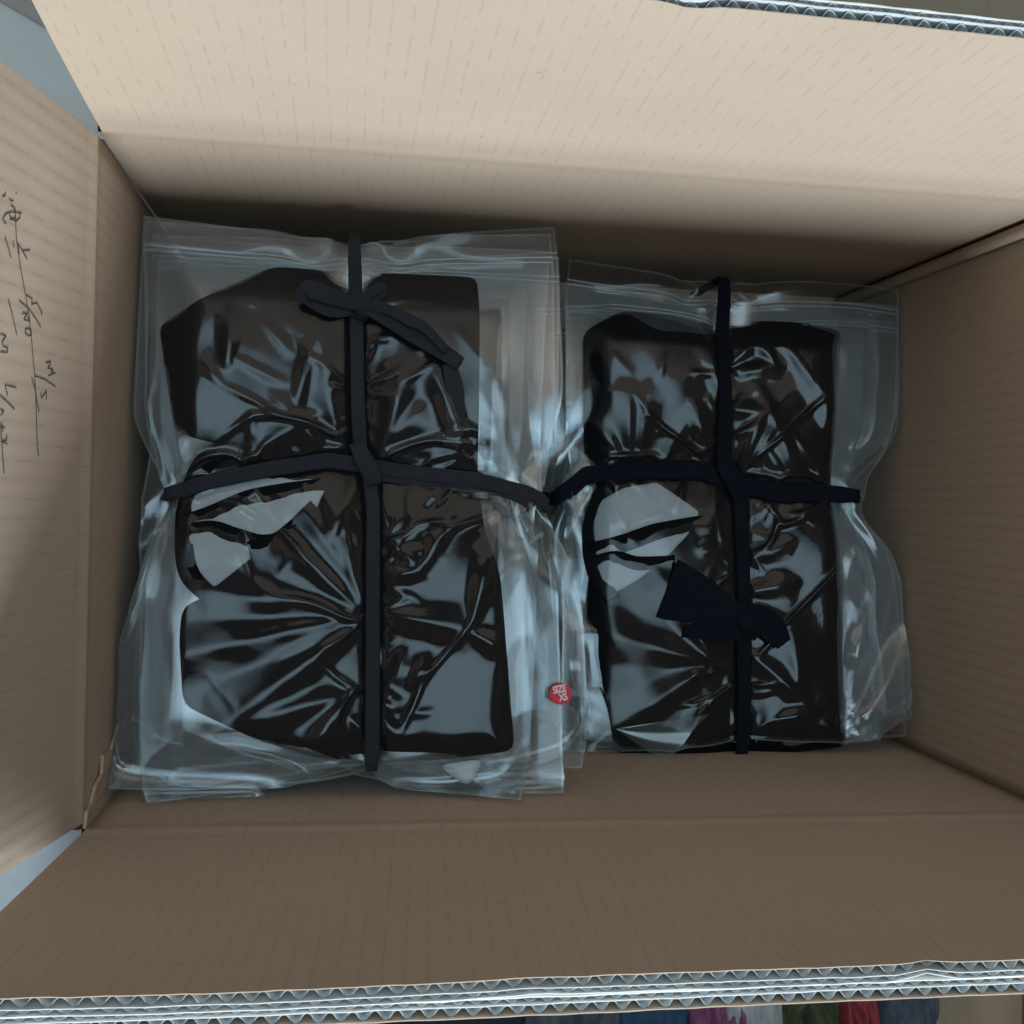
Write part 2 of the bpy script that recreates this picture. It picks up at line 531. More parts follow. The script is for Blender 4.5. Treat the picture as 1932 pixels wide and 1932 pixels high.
vv, fs = [], []
for st in strokes:
    P3 = [on_left_flap(*p) for p in st]
    fine = []
    for a, b in zip(P3[:-1], P3[1:]):
        for k in range(4):
            fine.append(a + (b - a) * k / 4)
    fine.append(P3[-1])
    k0 = len(vv)
    for i, p in enumerate(fine):
        t = fine[min(i + 1, len(fine) - 1)] - fine[max(i - 1, 0)]
        t = t / (np.linalg.norm(t) + 1e-9)
        sd = np.cross(LF_N, t)
        w = 0.00034 * (0.75 + 0.5 * abs(nz(i * .7, k0 * .37)))
        vv += [p + sd * w, p - sd * w]
    for i in range(len(fine) - 1):
        fs.append((k0 + 2 * i, k0 + 2 * i + 1, k0 + 2 * i + 3, k0 + 2 * i + 2))
hw = obj('handwriting', vv, fs, 'ink', left_flap)
hw['label'] = 'scribbled pen notes and crossed lines on the flap'


# ------------------------------------------------------------------ film simulation
class Sheet:
    """position-based thin sheet: stretch, shear and bending links on a regular grid"""

    def __init__(s, P, rest, seed=0):
        s.P = P.copy()
        s.rest = rest
        s.V = np.zeros_like(P)
        s.W = np.ones(P.shape[:2])
        s.T = P.copy()
        dx = np.linalg.norm(rest[0, 1] - rest[0, 0])
        dy = np.linalg.norm(rest[1, 0] - rest[0, 0])
        dg = math.hypot(dx, dy)
        g = []
        for o in (0, 1):
            g.append((np.s_[:, o:-1:2], np.s_[:, o + 1::2], dx, 0.9, 0.8))
            g.append((np.s_[o:-1:2, :], np.s_[o + 1::2, :], dy, 0.9, 0.8))
        for o in (0, 1):
            g.append((np.s_[o:-1:2, :-1], np.s_[o + 1::2, 1:], dg, 0.5, 0.35))
            g.append((np.s_[o:-1:2, 1:], np.s_[o + 1::2, :-1], dg, 0.5, 0.35))
        s.groups = g
        s.bend = []
        for o in range(4):
            s.bend.append((np.s_[:, o:-2:4], np.s_[:, o + 2::4], 2 * dx))
            s.bend.append((np.s_[o:-2:4, :], np.s_[o + 2::4, :], 2 * dy))

    def _c(s, A, B, L0, ks, kc):
        a, b = s.P[A], s.P[B]
        n1, n0 = min(a.shape[0], b.shape[0]), min(a.shape[1], b.shape[1])
        a, b = a[:n1, :n0], b[:n1, :n0]
        wa, wb = s.W[A][:n1, :n0], s.W[B][:n1, :n0]
        d = b - a
        L = np.sqrt((d * d).sum(-1)) + 1e-9
        k = np.where(L > L0, ks, kc) * (L - L0) / L / np.maximum(wa + wb, 1e-6)
        a += d * (k * wa)[..., None]
        b -= d * (k * wb)[..., None]

    def step(s, support, iters, g, kb, press=0.0, damp=0.92, fric=0.6):
        Q = s.P.copy()
        acc = np.zeros_like(s.P)
        acc[..., 2] -= g
        if press:
            du = np.gradient(s.P, axis=1)
            dv = np.gradient(s.P, axis=0)
            n = np.cross(du, dv)
            n /= np.linalg.norm(n, axis=-1, keepdims=True) + 1e-12
            acc += n * press
        s.P += (s.V * damp + acc) * s.W[..., None]
        for _ in range(iters):
            for A, B, L0, ks, kc in s.groups:
                s._c(A, B, L0, ks, kc)
            for A, B, L0 in s.bend:
                s._c(A, B, L0, kb, kb)
        s.P[..., 0] = np.clip(s.P[..., 0], X0 + 0.002, X1 - 0.002)
        s.P[..., 1] = np.clip(s.P[..., 1], Y0 + 0.002, Y1 - 0.002)
        h = support(s.P[..., 0], s.P[..., 1])
        hit = (s.P[..., 2] < h) & (s.W > 0)
        s.P[..., 2] = np.where(hit, h, s.P[..., 2])
        pin = s.W == 0
        s.P[pin] = s.T[pin]
        s.V = s.P - Q
        s.V[hit, :2] *= fric
        m = np.linalg.norm(s.V, axis=-1, keepdims=True)
        s.V *= np.minimum(1, 0.004 / (m + 1e-9))

    def refine(s):
        def up(A):
            ny, nx = A.shape[:2]
            B = np.empty((ny, 2 * nx - 1) + A.shape[2:])
            B[:, ::2] = A
            B[:, 1::2] = (A[:, 1:] + A[:, :-1]) / 2
            C = np.empty((2 * ny - 1, 2 * nx - 1) + A.shape[2:])
            C[::2] = B
            C[1::2] = (B[1:] + B[:-1]) / 2
            return C
        return up(s.P), up(s.rest)


def sstep(a, b, x):
    t = np.clip((x - a) / (b - a), 0, 1)
    return t * t * (3 - 2 * t)


def interp_path(path, q, axis):
    """strap centre line: coordinate across the strap as a function of the one along it"""
    p = np.array(path)
    o = np.argsort(p[:, axis])
    return np.interp(q, p[o, axis], p[o, 1 - axis])


class Bundle:
    def __init__(s, z0, ky, gx, gy, vpath, hpath, seed, dv=0.0065, dh=0.011, pad=0.010, vback=0.014, hout=(0.013, -0.004)):
        s.z0, s.ky, s.gx, s.gy = z0, ky, gx, gy
        s.vpath, s.hpath, s.seed = vpath, hpath, seed
        s.dv, s.dh, s.pad = dv, dh, pad
        s.hlim = (gx[0] + hout[0], gx[1] + hout[1])
        s.vlim = (gy[0] + 0.006, gy[1] + vback)
        r = np.random.RandomState(seed)
        s.w = [(r.uniform(20, 60), r.uniform(20, 60), r.uniform(0, 6.28), r.uniform(-1, 1)) for _ in range(7)]
        s.w2 = [(r.uniform(70, 210) * r.choice([-1, 1]), r.uniform(70, 210), r.uniform(0, 6.28), r.uniform(0.4, 1)) for _ in range(9)]

    def plane(s, x, y):
        return s.z0 + s.ky * y

    def core(s, x, y):
        """top of the folded garments, with the valleys cut by the straps"""
        dxs = np.abs(x - interp_path(s.vpath, y, 1))
        dys = np.abs(y - interp_path(s.hpath, x, 0))
        z = s.plane(x, y) + s.pad
        z = z - s.dv * np.exp(-(dxs / 0.020) ** 1.4) - s.dh * np.exp(-(dys / 0.026) ** 1.4)
        lump = 0
        for a, b, p, q in s.w:
            lump = lump + q * np.sin(a * x + b * y + p)
        z = z + 0.0009 * lump
        fine = 0
        for a, b, p, q in s.w2:
            fine = fine + q * np.sin(a * x + b * y + p)
        z = z + 0.00012 * fine
        (xa, xb), (ya, yb) = s.gx, s.gy
        ex = np.minimum(x - xa, xb - x)
        ey = np.minimum(y - ya, yb - y)
        e = np.minimum(ex, ey)
        z = z - 0.010 * (1 - sstep(-0.004, 0.020, e))
        return z

    def support(s, x, y):
        z = s.core(x, y)
        (xa, xb), (ya, yb) = s.gx, s.gy
        e = np.minimum(np.minimum(x - xa, xb - x), np.minimum(y - ya, yb - y))
        dys = np.abs(y - interp_path(s.hpath, x, 0))
        dxs = np.abs(x - interp_path(s.vpath, y, 1))
        # next to the straps the stack's side is bare; elsewhere lower bags hold the rim up
        rim = -0.004 - 0.10 * np.maximum(-e - 0.004, 0) - 0.05 * np.exp(-(dys / 0.022) ** 2) - 0.04 * np.exp(-(dxs / 0.02) ** 2)
        zr = s.plane(x, y) + rim
        k = sstep(-0.010, 0.0, e)
        return z * k + zr * (1 - k)


def over(t, lo, hi, r=0.006):
    """lay arc length t on a strap that runs flat from lo to hi and then turns down round the stack"""
    def one(d):
        a = np.clip(d / r, 0, math.pi / 2)
        out = r * np.sin(a)
        down = r * (1 - np.cos(a)) + np.maximum(d - r * math.pi / 2, 0)
        return out, down
    oh, dh = one(np.maximum(t - hi, 0))
    ol, dl = one(np.maximum(lo - t, 0))
    return np.clip(t, lo, hi) + oh - ol, dh + dl


def drape(b, centre, w, h, rot, nx, ny, seed, levels, gather=0.05, press=0.0, clear=0.0, half=0.0055,
          slack=1.035, pinches=(), amp=0.0022, folds=()):
    r = np.random.RandomState(seed)
    gu, gv = np.meshgrid(np.linspace(-w / 2, w / 2, nx), np.linspace(-h / 2, h / 2, ny))
    rest = np.stack([gu, gv, np.zeros_like(gu)], -1) * slack
    cr, sr = math.cos(rot), math.sin(rot)

    def place(u, v):
        return (np.clip(centre[0] + u * cr - v * sr, X0 + 0.002, X1 - 0.002),
                np.clip(centre[1] + u * sr + v * cr, Y0 + 0.002, Y1 - 0.002))

    x, y = place(gu, gv)
    waves = [(2 * math.pi / r.uniform(0.014, 0.06), r.uniform(0, math.pi), r.uniform(0, 6.3), r.uniform(0.3, 1)) for _ in range(14)]

    def sup(xx, yy):
        z = b.support(xx, yy) + clear
        rise = 0
        for (x0, y0, x1, y1, A, w0, w1) in folds:
            dx, dy = x1 - x0, y1 - y0
            L = math.hypot(dx, dy)
            dx, dy = dx / L, dy / L
            t = ((xx - x0) * dx + (yy - y0) * dy) / L
            dd = (xx - x0) * -dy + (yy - y0) * dx
            tc = np.clip(t, 0, 1)
            wd = w0 + (w1 - w0) * tc
            a_ = A * np.clip(1 - (np.abs(dd) + L * np.abs(t - tc)) / wd, 0, 1) ** 1.15 * (0.25 + 0.75 * np.sin(math.pi * (0.12 + 0.76 * tc)))
            rise = np.maximum(rise, a_)
        return z + rise

    cx, cy = (b.gx[0] + b.gx[1]) / 2, (b.gy[0] + b.gy[1]) / 2

    def pins(x, y):
        vx = interp_path(b.vpath, y, 1)
        hy = interp_path(b.hpath, x, 0)
        offx = (x < b.gx[0] + 0.004) | (x > b.gx[1] - 0.004)
        offy = (y < b.gy[0] + 0.004) | (y > b.gy[1] - 0.004)
        nearv = np.abs(x - vx) < np.where(offy, half * 1.7, half)
        nearh = np.abs(y - hy) < np.where(offx, half * 2.6, half)
        T = np.stack([x, y, np.zeros_like(x)], -1)
        wob = 0.5 + 0.5 * np.sin(x * 210 + seed) * np.sin(x * 77 + 2 * seed)
        tx, dn = over(cx + (x - cx) * (1 - gather * (0.6 + 0.8 * wob)), b.hlim[0], b.hlim[1])
        T[nearh, 0] = tx[nearh]
        T[nearh, 1] = (hy + (y - hy) * np.where(offx, 0.40, 1.0))[nearh]
        T[nearh, 2] = (b.core(np.clip(tx, b.gx[0] + 0.012, b.gx[1] - 0.012), hy) + clear - dn)[nearh]
        wob = 0.5 + 0.5 * np.sin(y * 190 + seed) * np.sin(y * 71 + 2 * seed)
        ty, dn = over(cy + (y - cy) * (1 - gather * (0.6 + 0.8 * wob)), b.vlim[0], b.vlim[1])
        nv = nearv & ~nearh
        T[nv, 1] = ty[nv]
        T[nv, 0] = (vx + (x - vx) * np.where(offy, 0.60, 1.0))[nv]
        T[nv, 2] = (b.core(vx, np.clip(ty, b.gy[0] + 0.012, b.gy[1] - 0.012)) + clear - dn)[nv]
        m = nearv | nearh
        # spots where the film is caught and drawn together: folds radiate from them
        for (qx, qy, rr, sq) in pinches:
            d = np.hypot(x - qx, y - qy)
            k = (d < rr) & ~m
            T[k, 0] = qx + (x[k] - qx) * sq
            T[k, 1] = qy + (y[k] - qy) * sq
            T[k, 2] = (b.core(x, y) + clear + 0.0006)[k]
            m = m | k
        return m, T

    P = np.stack([x, y, sup(x, y) + 0.0008], -1)
    seedz = sum(a * np.cos(k * (x * math.cos(t) + y * math.sin(t)) + p) for k, t, p, a in waves)
    P[..., 2] += amp * np.maximum(seedz, 0) + np.abs(r.normal(0, 0.0004, P.shape[:2]))
    first = True
    for li, (steps, kb, g) in enumerate(levels):
        if not first:
            P, rest = sh.refine()
            P[..., 2] += np.abs(r.normal(0, 0.00006, P.shape[:2]))
        sh = Sheet(P, rest)
        xr, yr = place(rest[..., 0] / slack, rest[..., 1] / slack)
        pm, T = pins(xr, yr)
        sh.W[pm] = 0
        start = sh.P.copy()
        for k in range(steps):
            f = min(1.0, (k + 1) / (steps * 0.5)) if first else 1.0
            sh.T = start * (1 - f) + T * f
            sh.step(sup, 4, g, kb, press, damp=0.9 if first else 0.8)
        first = False
    P = sh.P
    # a last light smoothing of the finest ripples
    for _ in range(3):
        Q = P.copy()
        Q[1:-1, 1:-1] = 0.5 * P[1:-1, 1:-1] + 0.125 * (P[:-2, 1:-1] + P[2:, 1:-1] + P[1:-1, :-2] + P[1:-1, 2:])
        P = Q
    return P


def film_object(name, P, mat, parent, under=0.0018, core=None, both=True):
    ny, nx = P.shape[:2]
    Q = P.copy()
    for _ in range(6):
        Q[1:-1, 1:-1] = (Q[:-2, 1:-1] + Q[2:, 1:-1] + Q[1:-1, :-2] + Q[1:-1, 2:]) / 4
    gx = np.minimum(np.arange(nx), np.arange(nx)[::-1])[None, :]
    gy = np.minimum(np.arange(ny), np.arange(ny)[::-1])[:, None]
    e = np.clip(np.minimum(gx, gy) / 5.0, 0, 1)
    Q[..., 2] = np.minimum(Q[..., 2], P[..., 2]) - under * e - 0.00008
    if core is not None:
        m = np.clip(np.minimum(gx, gy) / 14.0, 0, 1)
        Q[..., 2] = np.minimum(Q[..., 2], core(Q[..., 0], Q[..., 1]) - 0.009 * m)
    if not both:
        return obj(name, P.reshape(-1, 3), grid_faces(ny, nx), mat, parent, smooth=True)
    step = 2 if nx > 90 else 1
    Qs = Q[::step, ::step]
    v = np.concatenate([P.reshape(-1, 3), Qs.reshape(-1, 3)])
    f = np.concatenate([grid_faces(ny, nx), grid_faces(Qs.shape[0], Qs.shape[1], nx * ny, True)])
    return obj(name, v, f, mat, parent, smooth=True)


def strip_along(name, pts, widths, thick, mat, parent, up=None, side=None, n_sec=16, roll=0.35):
    """fabric strip with rolled edges swept along a path"""
    pts = [np.array(p, float) for p in pts]
    # resample with Catmull-Rom
    P = [2 * pts[0] - pts[1]] + pts + [2 * pts[-1] - pts[-2]]
    Wd = [widths[0]] + list(widths) + [widths[-1]]
    line, ws = [], []
    for i in range(1, len(P) - 2):
        m = max(2, int(np.linalg.norm(P[i + 1] - P[i]) / 0.003))
        for k in range(m):
            t = k / m
            a, b_, c_, d = P[i - 1], P[i], P[i + 1], P[i + 2]
            line.append(0.5 * ((2 * b_) + (-a + c_) * t + (2 * a - 5 * b_ + 4 * c_ - d) * t * t + (-a + 3 * b_ - 3 * c_ + d) * t ** 3))
            ws.append(Wd[i] * (1 - t) + Wd[i + 1] * t)
    line.append(P[-2])
    ws.append(Wd[-2])
    vv, fs = [], []
    n = len(line)
    sd_prev = None
    nn_prev = None
    for i, p in enumerate(line):
        t = line[min(i + 1, n - 1)] - line[max(i - 1, 0)]
        t /= np.linalg.norm(t) + 1e-9
        u = np.array([0, 0, 1.0]) if up is None else np.array(up, float)
        sd = np.cross(t, u) if side is None else np.array(side, float) - t * (np.array(side, float) @ t)
        if side is None and np.linalg.norm(sd) < 0.35 and sd_prev is not None:
            sd = sd_prev - t * (sd_prev @ t)
        sd /= np.linalg.norm(sd) + 1e-9
        if sd_prev is not None and sd @ sd_prev < 0:
            sd = -sd
        sd_prev = sd
        nn = np.cross(sd, t)
        if (nn_prev is None and nn[2] < 0) or (nn_prev is not None and nn @ nn_prev < 0):
            nn = -nn
        nn_prev = nn
        w = ws[i] * (1 + 0.06 * nz(i * 0.23, ws[0] * 999))
        for k in range(n_sec):
            a = 2 * math.pi * k / n_sec
            cx, cz = math.cos(a), math.sin(a)
            # flat body, fatter rolled edges
            hh = thick * (0.55 + roll * abs(cx) ** 3 - 0.22 * math.exp(-((cx - 0.25) / 0.25) ** 2)) * cz
            ww = w / 2 * math.copysign(abs(cx) ** 0.6, cx)
            vv.append(p + sd * ww + nn * (hh + 0.0003 * nz(i * .4, k * .9)))
    for i in range(n - 1):
        for k in range(n_sec):
            k2 = (k + 1) % n_sec
            fs.append((i * n_sec + k, i * n_sec + k2, (i + 1) * n_sec + k2, (i + 1) * n_sec + k))
    fs.append(tuple(range(n_sec))[::-1])
    fs.append(tuple((n - 1) * n_sec + k for k in range(n_sec)))
    return obj(name, vv, fs, mat, parent, smooth=True)


def cloth_piece(name, poly, top, thick, mat, parent, res=0.004, soft=2):
    """folded cloth: outline filled with a grid, rounded rim, resting just under the film"""
    from mathutils.geometry import delaunay_2d_cdt
    poly = np.array(poly)
    # resample outline
    out = []
    for a, b_ in zip(poly, np.roll(poly, -1, 0)):
        m = max(1, int(np.linalg.norm(b_ - a) / res))
        for k in range(m):
            out.append(a + (b_ - a) * k / m)
    out = np.array(out)
    nb = len(out)
    for _ in range(soft):
        out = 0.25 * np.roll(out, 1, 0) + 0.5 * out + 0.25 * np.roll(out, -1, 0)
    lo, hi = out.min(0), out.max(0)
    gx, gy = np.meshgrid(np.arange(lo[0], hi[0], res), np.arange(lo[1], hi[1], res))
    pts = np.stack([gx.ravel(), gy.ravel()], 1)

    def inside(p):
        x, y = p[:, 0], p[:, 1]
        c_ = np.zeros(len(p), bool)
        for (xa, ya), (xb, yb) in zip(out, np.roll(out, -1, 0)):
            cond = (ya > y) != (yb > y)
            with np.errstate(divide='ignore', invalid='ignore'):
                xi = (xb - xa) * (y - ya) / (yb - ya) + xa
            c_ ^= cond & (x < xi)
        return c_
    pts = pts[inside(pts)]
    d = np.sqrt(((pts[:, None] - out[None]) ** 2).sum(-1)).min(1)
    keep = d > res * 0.5
    pts, d = pts[keep], d[keep]
    allp = np.concatenate([out, pts])
    dist = np.concatenate([np.zeros(nb), d])
    res_ = delaunay_2d_cdt([Vector(p) for p in allp], [], [list(range(nb))], 1, 1e-7)
    v2 = np.array([[p.x, p.y] for p in res_[0]])
    tris = [tuple(f) for f in res_[2]]
    orig = [o[0] if o else 0 for o in res_[3]]
    dd = dist[np.array(orig)]
    z = top(v2[:, 0], v2[:, 1]) - 0.0012 - thick * 0.5 * (1 - np.clip(dd / 0.006, 0, 1) ** 0.5)
    n = len(v2)
    V = [(x, y, zz) for (x, y), zz in zip(v2, z)] + [(x, y, zz - thick * 0.8) for (x, y), zz in zip(v2, z)]
    F = list(tris) + [tuple(n + i for i in t[::-1]) for t in tris]
    from collections import Counter
    cnt = Counter()
    for t in tris:
        for a, b_ in zip(t, t[1:] + t[:1]):
            cnt[(a, b_)] += 1
    for (a, b_) in list(cnt):
        if (b_, a) not in cnt:
            F.append((b_, a, n + a, n + b_))
    return obj(name, V, F, mat, parent, smooth=True)


def folded_slab(name, gx, gy, ztop, zbot, mat, parent, seed, valley=None):
    """one folded garment inside a lower bag"""
    (xa, xb), (ya, yb) = gx, gy
    nx, ny = 26, 34
    vv = []
    fs = []
    zt, zb = ztop, zbot
    for sgn in (1, -1):
        for j in range(ny):
            for i in range(nx):
                fx, fy = i / (nx - 1), j / (ny - 1)
                x, y = xa + (xb - xa) * fx, ya + (yb - ya) * fy
                x += 0.003 * nz(fy * 4, seed) * (1 if fx > .5 else -1)
                y += 0.003 * nz(fx * 4, seed + 3)
                e = min(fx, 1 - fx, fy, 1 - fy)
                q = min(1, e / 0.05) ** 0.5
                zc = (zt(x, y) + zb(x, y)) / 2
                hf = (zt(x, y) - zb(x, y)) / 2
                vv.append((x, y, zc + sgn * hf * (0.15 + 0.85 * q)))
    k = nx * ny
    fs = list(map(tuple, grid_faces(ny, nx))) + list(map(tuple, grid_faces(ny, nx, k, True)))
    rim = [i for i in range(nx)] + [j * nx + nx - 1 for j in range(1, ny)] + [(ny - 1) * nx + i for i in range(nx - 2, -1, -1)] + [j * nx for j in range(ny - 2, 0, -1)]
    for a, b_ in zip(rim, rim[1:] + rim[:1]):
        fs.append((b_, a, k + a, k + b_))
    return obj(name, vv, fs, mat, parent, smooth=True)


def seam_object(P, parent):
    """welded edge of the bag: a narrow band, whitened to paint the light caught along it"""
    vv, fs = [], []
    ny, nx = P.shape[:2]
    st = max(1, nx // 60)
    for A, B in ((P[:, 0], P[:, st]), (P[:, -1], P[:, -1 - st]), (P[0], P[st]), (P[-1], P[-1 - st])):
        k0 = len(vv)
        for a, b_ in zip(A, B):
            d = b_ - a
            d = d / (np.linalg.norm(d) + 1e-9)
            vv += [a - d * 0.0002 + np.array([0, 0, 0.0003]), a + d * 0.0013 + np.array([0, 0, 0.0003])]
        fs += [(k0 + 2 * i, k0 + 2 * i + 1, k0 + 2 * i + 3, k0 + 2 * i + 2) for i in range(len(A) - 1)]
    return obj('side_seam_glint', vv, fs, 'seam', parent, smooth=True)


def zip_object(P, row, parent, mat='zip', gap=0.0032):
    """two press ridges of the bag's zip, following the film"""
    a, b_ = P[row], P[row - 1]
    vv, fs = [], []
    n = a.shape[0]
    for off in (0.0, gap):
        k0 = len(vv)
        for i in range(n):
            d = a[i] - b_[i]
            d = d / (np.linalg.norm(d) + 1e-9)
            p = a[i] + d * off
            for (o, z) in ((-0.0008, 0.0001), (-0.0004, 0.0009), (0.0004, 0.0009), (0.0008, 0.0001)):
                vv.append(p + d * o + np.array([0, 0, z]))
        for i in range(n - 1):
            for k in range(3):
                fs.append((k0 + i * 4 + k, k0 + (i + 1) * 4 + k, k0 + (i + 1) * 4 + k + 1, k0 + i * 4 + k + 1))
    return obj('zip_seal', vv, fs, mat, parent, smooth=True)


def sticker(parent, c3, normal, r, rot, text=True):
    """round red size sticker; c3 lies on the film"""
    nn = Vector(normal).normalized()
    a = nn.orthogonal().normalized()
    tx = Vector((math.cos(rot), math.sin(rot), 0))
    tx = (tx - nn * tx.dot(nn)).normalized()
    ty = nn.cross(tx)
    c = Vector(c3) + nn * 0.0012
    vv, fs = [], []
    for z in (0.0, 0.00035):
        for k in range(40):
            t = 2 * math.pi * k / 40
            vv.append(c + tx * r * math.cos(t) + ty * r * math.sin(t) + nn * z)
    fs.append(tuple(range(40, 80)))
    fs += [(k, (k + 1) % 40, 40 + (k + 1) % 40, 40 + k) for k in range(40)]
    st = obj('size_sticker', vv, fs, 'red', parent)
    if not text:
        return st
    for s_, size, dx, dy in (('SIZE', 0.0050, -0.0003, 0.0008), ('XS', 0.0050, 0.0010, -0.0040)):
        cu = bpy.data.curves.new('lettering', 'FONT')
        cu.body = s_
        cu.size = size
        cu.align_x = 'CENTER'
        cu.offset = 0.00016
        cu.space_character = 0.92
        tmp = bpy.data.objects.new('lettering_curve', cu)
        COL.objects.link(tmp)
        dg = bpy.context.evaluated_depsgraph_get()
        me = bpy.data.meshes.new_from_object(tmp.evaluated_get(dg))
        bpy.data.objects.remove(tmp)
        vs = [c + tx * (v.co.x * 0.86 + dx) + ty * (v.co.y * 1.15 + dy) + nn * 0.0005 for v in me.vertices]
        obj('lettering', vs, [tuple(p.vertices) for p in me.polygons], 'lettering', st)
    return st


def sub_empty(name, parent):
    o = empty(name)
    o.parent = parent
    o.matrix_parent_inverse = Matrix.Translation(-Vector(parent.location))
    return o


def nearest_film(P, x, y):
    d = (P[..., 0] - x) ** 2 + (P[..., 1] - y) ** 2
    j, i = np.unravel_index(np.argmin(d), d.shape)
    return P[j, i]


def build_bundle(b, base_z, n_bags, label, bag, lower, seed, garment_polys, tissue_polys, strap_polys, tie_mat):
    cx, cy = (b.gx[0] + b.gx[1]) / 2, (b.gy[0] + b.gy[1]) / 2
    root = empty('garment_bundle', (cx, cy, base_z))
    root['label'] = label
    root['category'] = 'bundle'
    root['group'] = 'strip-tied bundles packed in the cardboard box'
    # top bag
    P = drape(b, bag['c'], bag['w'], bag['h'], bag['rot'], 23, 32, seed, ((70, 0.10, 8e-5), (50, 0.15, 7e-5), (40, 0.2, 5e-5), (24, 0.3, 4e-5)),
              clear=0.0012, gather=bag.get('gather', 0.08), slack=bag.get('slack', 1.03), pinches=bag.get('pinches', ()), folds=bag.get('folds', ()))
    top = sub_empty('plastic_bag', root)
    film_object('film', P, 'film', top, core=b.core)
    zip_object(P, P.shape[0] - 14, top)
    seam_object(P, top)
    # garment in the top bag
    tfun = lambda x, y: b.core(x, y)
    for k, g in enumerate(garment_polys):
        cloth_piece('garment', g, tfun, 0.006, 'black', top)
    for g in tissue_polys:
        cloth_piece('tissue_paper', g, lambda x, y: b.core(x, y) + 0.0009 + 0.0004 * np.abs(np.sin(x * 260 + y * 190) * np.sin(y * 330 - x * 120)), 0.0004, 'tissue', top, res=0.002, soft=1)
    for path, w in strap_polys:
        strip_along('shoulder_strap', [(x, y, float(b.core(x, y)) + 0.0006) for x, y in path], [w * (1.1 + 0.5 * abs(nz(x * 90, y * 90))) for x, y in path], 0.0010, 'black', top)
    # lower bags
    tops = []
    H = b.z0 - base_z
    th = H / n_bags
    Pl = [drape(b, (cx, cy), bag['w'] * 1.01, bag['h'] * 1.0, 0.0, 17, 23, seed + 31 + q, ((60, 0.1, 6e-5), (40, 0.15, 5e-5), (30, 0.25, 4e-5)), gather=0.07, clear=-0.002, slack=1.03) for q in range(2)]
    for k in range(1, n_bags):
        par = sub_empty('plastic_bag', root)
        dx, dy, rz, flip, q = lower[(k - 1) % len(lower)]
        L_ = Pl[q].copy()
        if flip:
            L_[..., 0] = 2 * cx - L_[..., 0]
        X, Y = L_[..., 0] - cx, L_[..., 1] - cy
        shrink = 1 - 0.012 * k if k > 3 else 1.0
        X, Y = X * shrink, Y * shrink
        kw = 1 - np.exp(-((L_[..., 1] - interp_path(b.hpath, L_[..., 0], 0)) / 0.035) ** 2)
        kv = 1 - np.exp(-((L_[..., 0] - interp_path(b.vpath, L_[..., 1], 1)) / 0.03) ** 2)
        L_[..., 0] = cx + X + (X * (math.cos(rz) - 1) - Y * math.sin(rz) + dx) * kw
        L_[..., 1] = cy + Y + (X * math.sin(rz) + Y * (math.cos(rz) - 1) + dy) * kv
        drop = 0.0035 * k if k < 4 else 0.0105 + (k - 3) * th
        L_[..., 2] -= drop
        L_[..., 2] = np.maximum(L_[..., 2], base_z + 0.002)
        L_[..., 0] = np.clip(L_[..., 0], X0 + 0.003, X1 - 0.003)
        L_[..., 1] = np.clip(L_[..., 1], Y0 + 0.003, Y1 - 0.003)
        # inside the stack a lower bag lies under the garment above it
        e_ = np.minimum(np.minimum(L_[..., 0] - b.gx[0], b.gx[1] - L_[..., 0]), np.minimum(L_[..., 1] - b.gy[0], b.gy[1] - L_[..., 1]))
        cap = b.core(L_[..., 0], L_[..., 1]) - 0.0045 - 0.0030 * (k - 1)
        L_[..., 2] = np.where(e_ > 0.0, np.minimum(L_[..., 2], cap + 0.008 * np.clip(1 - e_ / 0.016, 0, 1)), L_[..., 2])
        film_object('film', L_, 'film2', par, both=k < 2)
        if k < 5:
            zip_object(L_, L_.shape[0] - 5 - k % 2, par)
            seam_object(L_, par)
        z1 = H - 0.006 - (k - 1) * (H - 0.006) / (n_bags - 1)
        z2 = H - 0.006 - k * (H - 0.006) / (n_bags - 1)
        ins = 0.0 if k > 2 else 0.004
        insl = (0, 0.013, 0.007)[k] if k < 3 else 0.0
        gx = (b.gx[0] + ins + insl + 0.004 * nz(k * 3.1, seed) + 0.3 * dx, b.gx[1] - ins + 0.006 * nz(k * 2.3, seed + 5) + 0.3 * dx)
        gy = (b.gy[0] + ins + 0.004 * nz(k * 1.7, seed + 9), b.gy[1] - ins + 0.004 * nz(k * 2.9, seed + 2))

        def lay(zz):
            f = zz / H
            return lambda x, y: base_z + (b.core(x, y) - base_z) * f - 0.0008
        folded_slab('garment', gx, gy, lay(z1), lay(z2), 'black', par, seed + k)
    return root, P


def tie_path(b, pts, z_extra=0.0016, ends=True, axis=1, depth=0.06):
    out = []
    dense = []
    for (xa, ya), (xb, yb) in zip(pts[:-1], pts[1:]):
        m = max(1, int(math.hypot(xb - xa, yb - ya) / 0.005))
        dense += [(xa + (xb - xa) * k / m, ya + (yb - ya) * k / m) for k in range(m)]
    for x, y in dense + [pts[-1]]:
        xx = min(max(x, b.gx[0] + 0.012), b.gx[1] - 0.012)
        yy = min(max(y, b.gy[0] + 0.012), b.gy[1] - 0.012)
        out.append(np.array([x, y, float(b.core(np.array(xx), np.array(yy))) + z_extra]))
    return out


def px_list(b, lst):
    r = []
    for x, y in lst:
        p = on_plane(x, y, b.z0 + b.pad * 0.6, b.ky)
        r.append((p[0], p[1]))
    return r


class _Pl:
    pass


def pxw(z0, ky, lst):
    return [tuple(on_plane(x, y, z0, ky)[:2]) for x, y in lst]


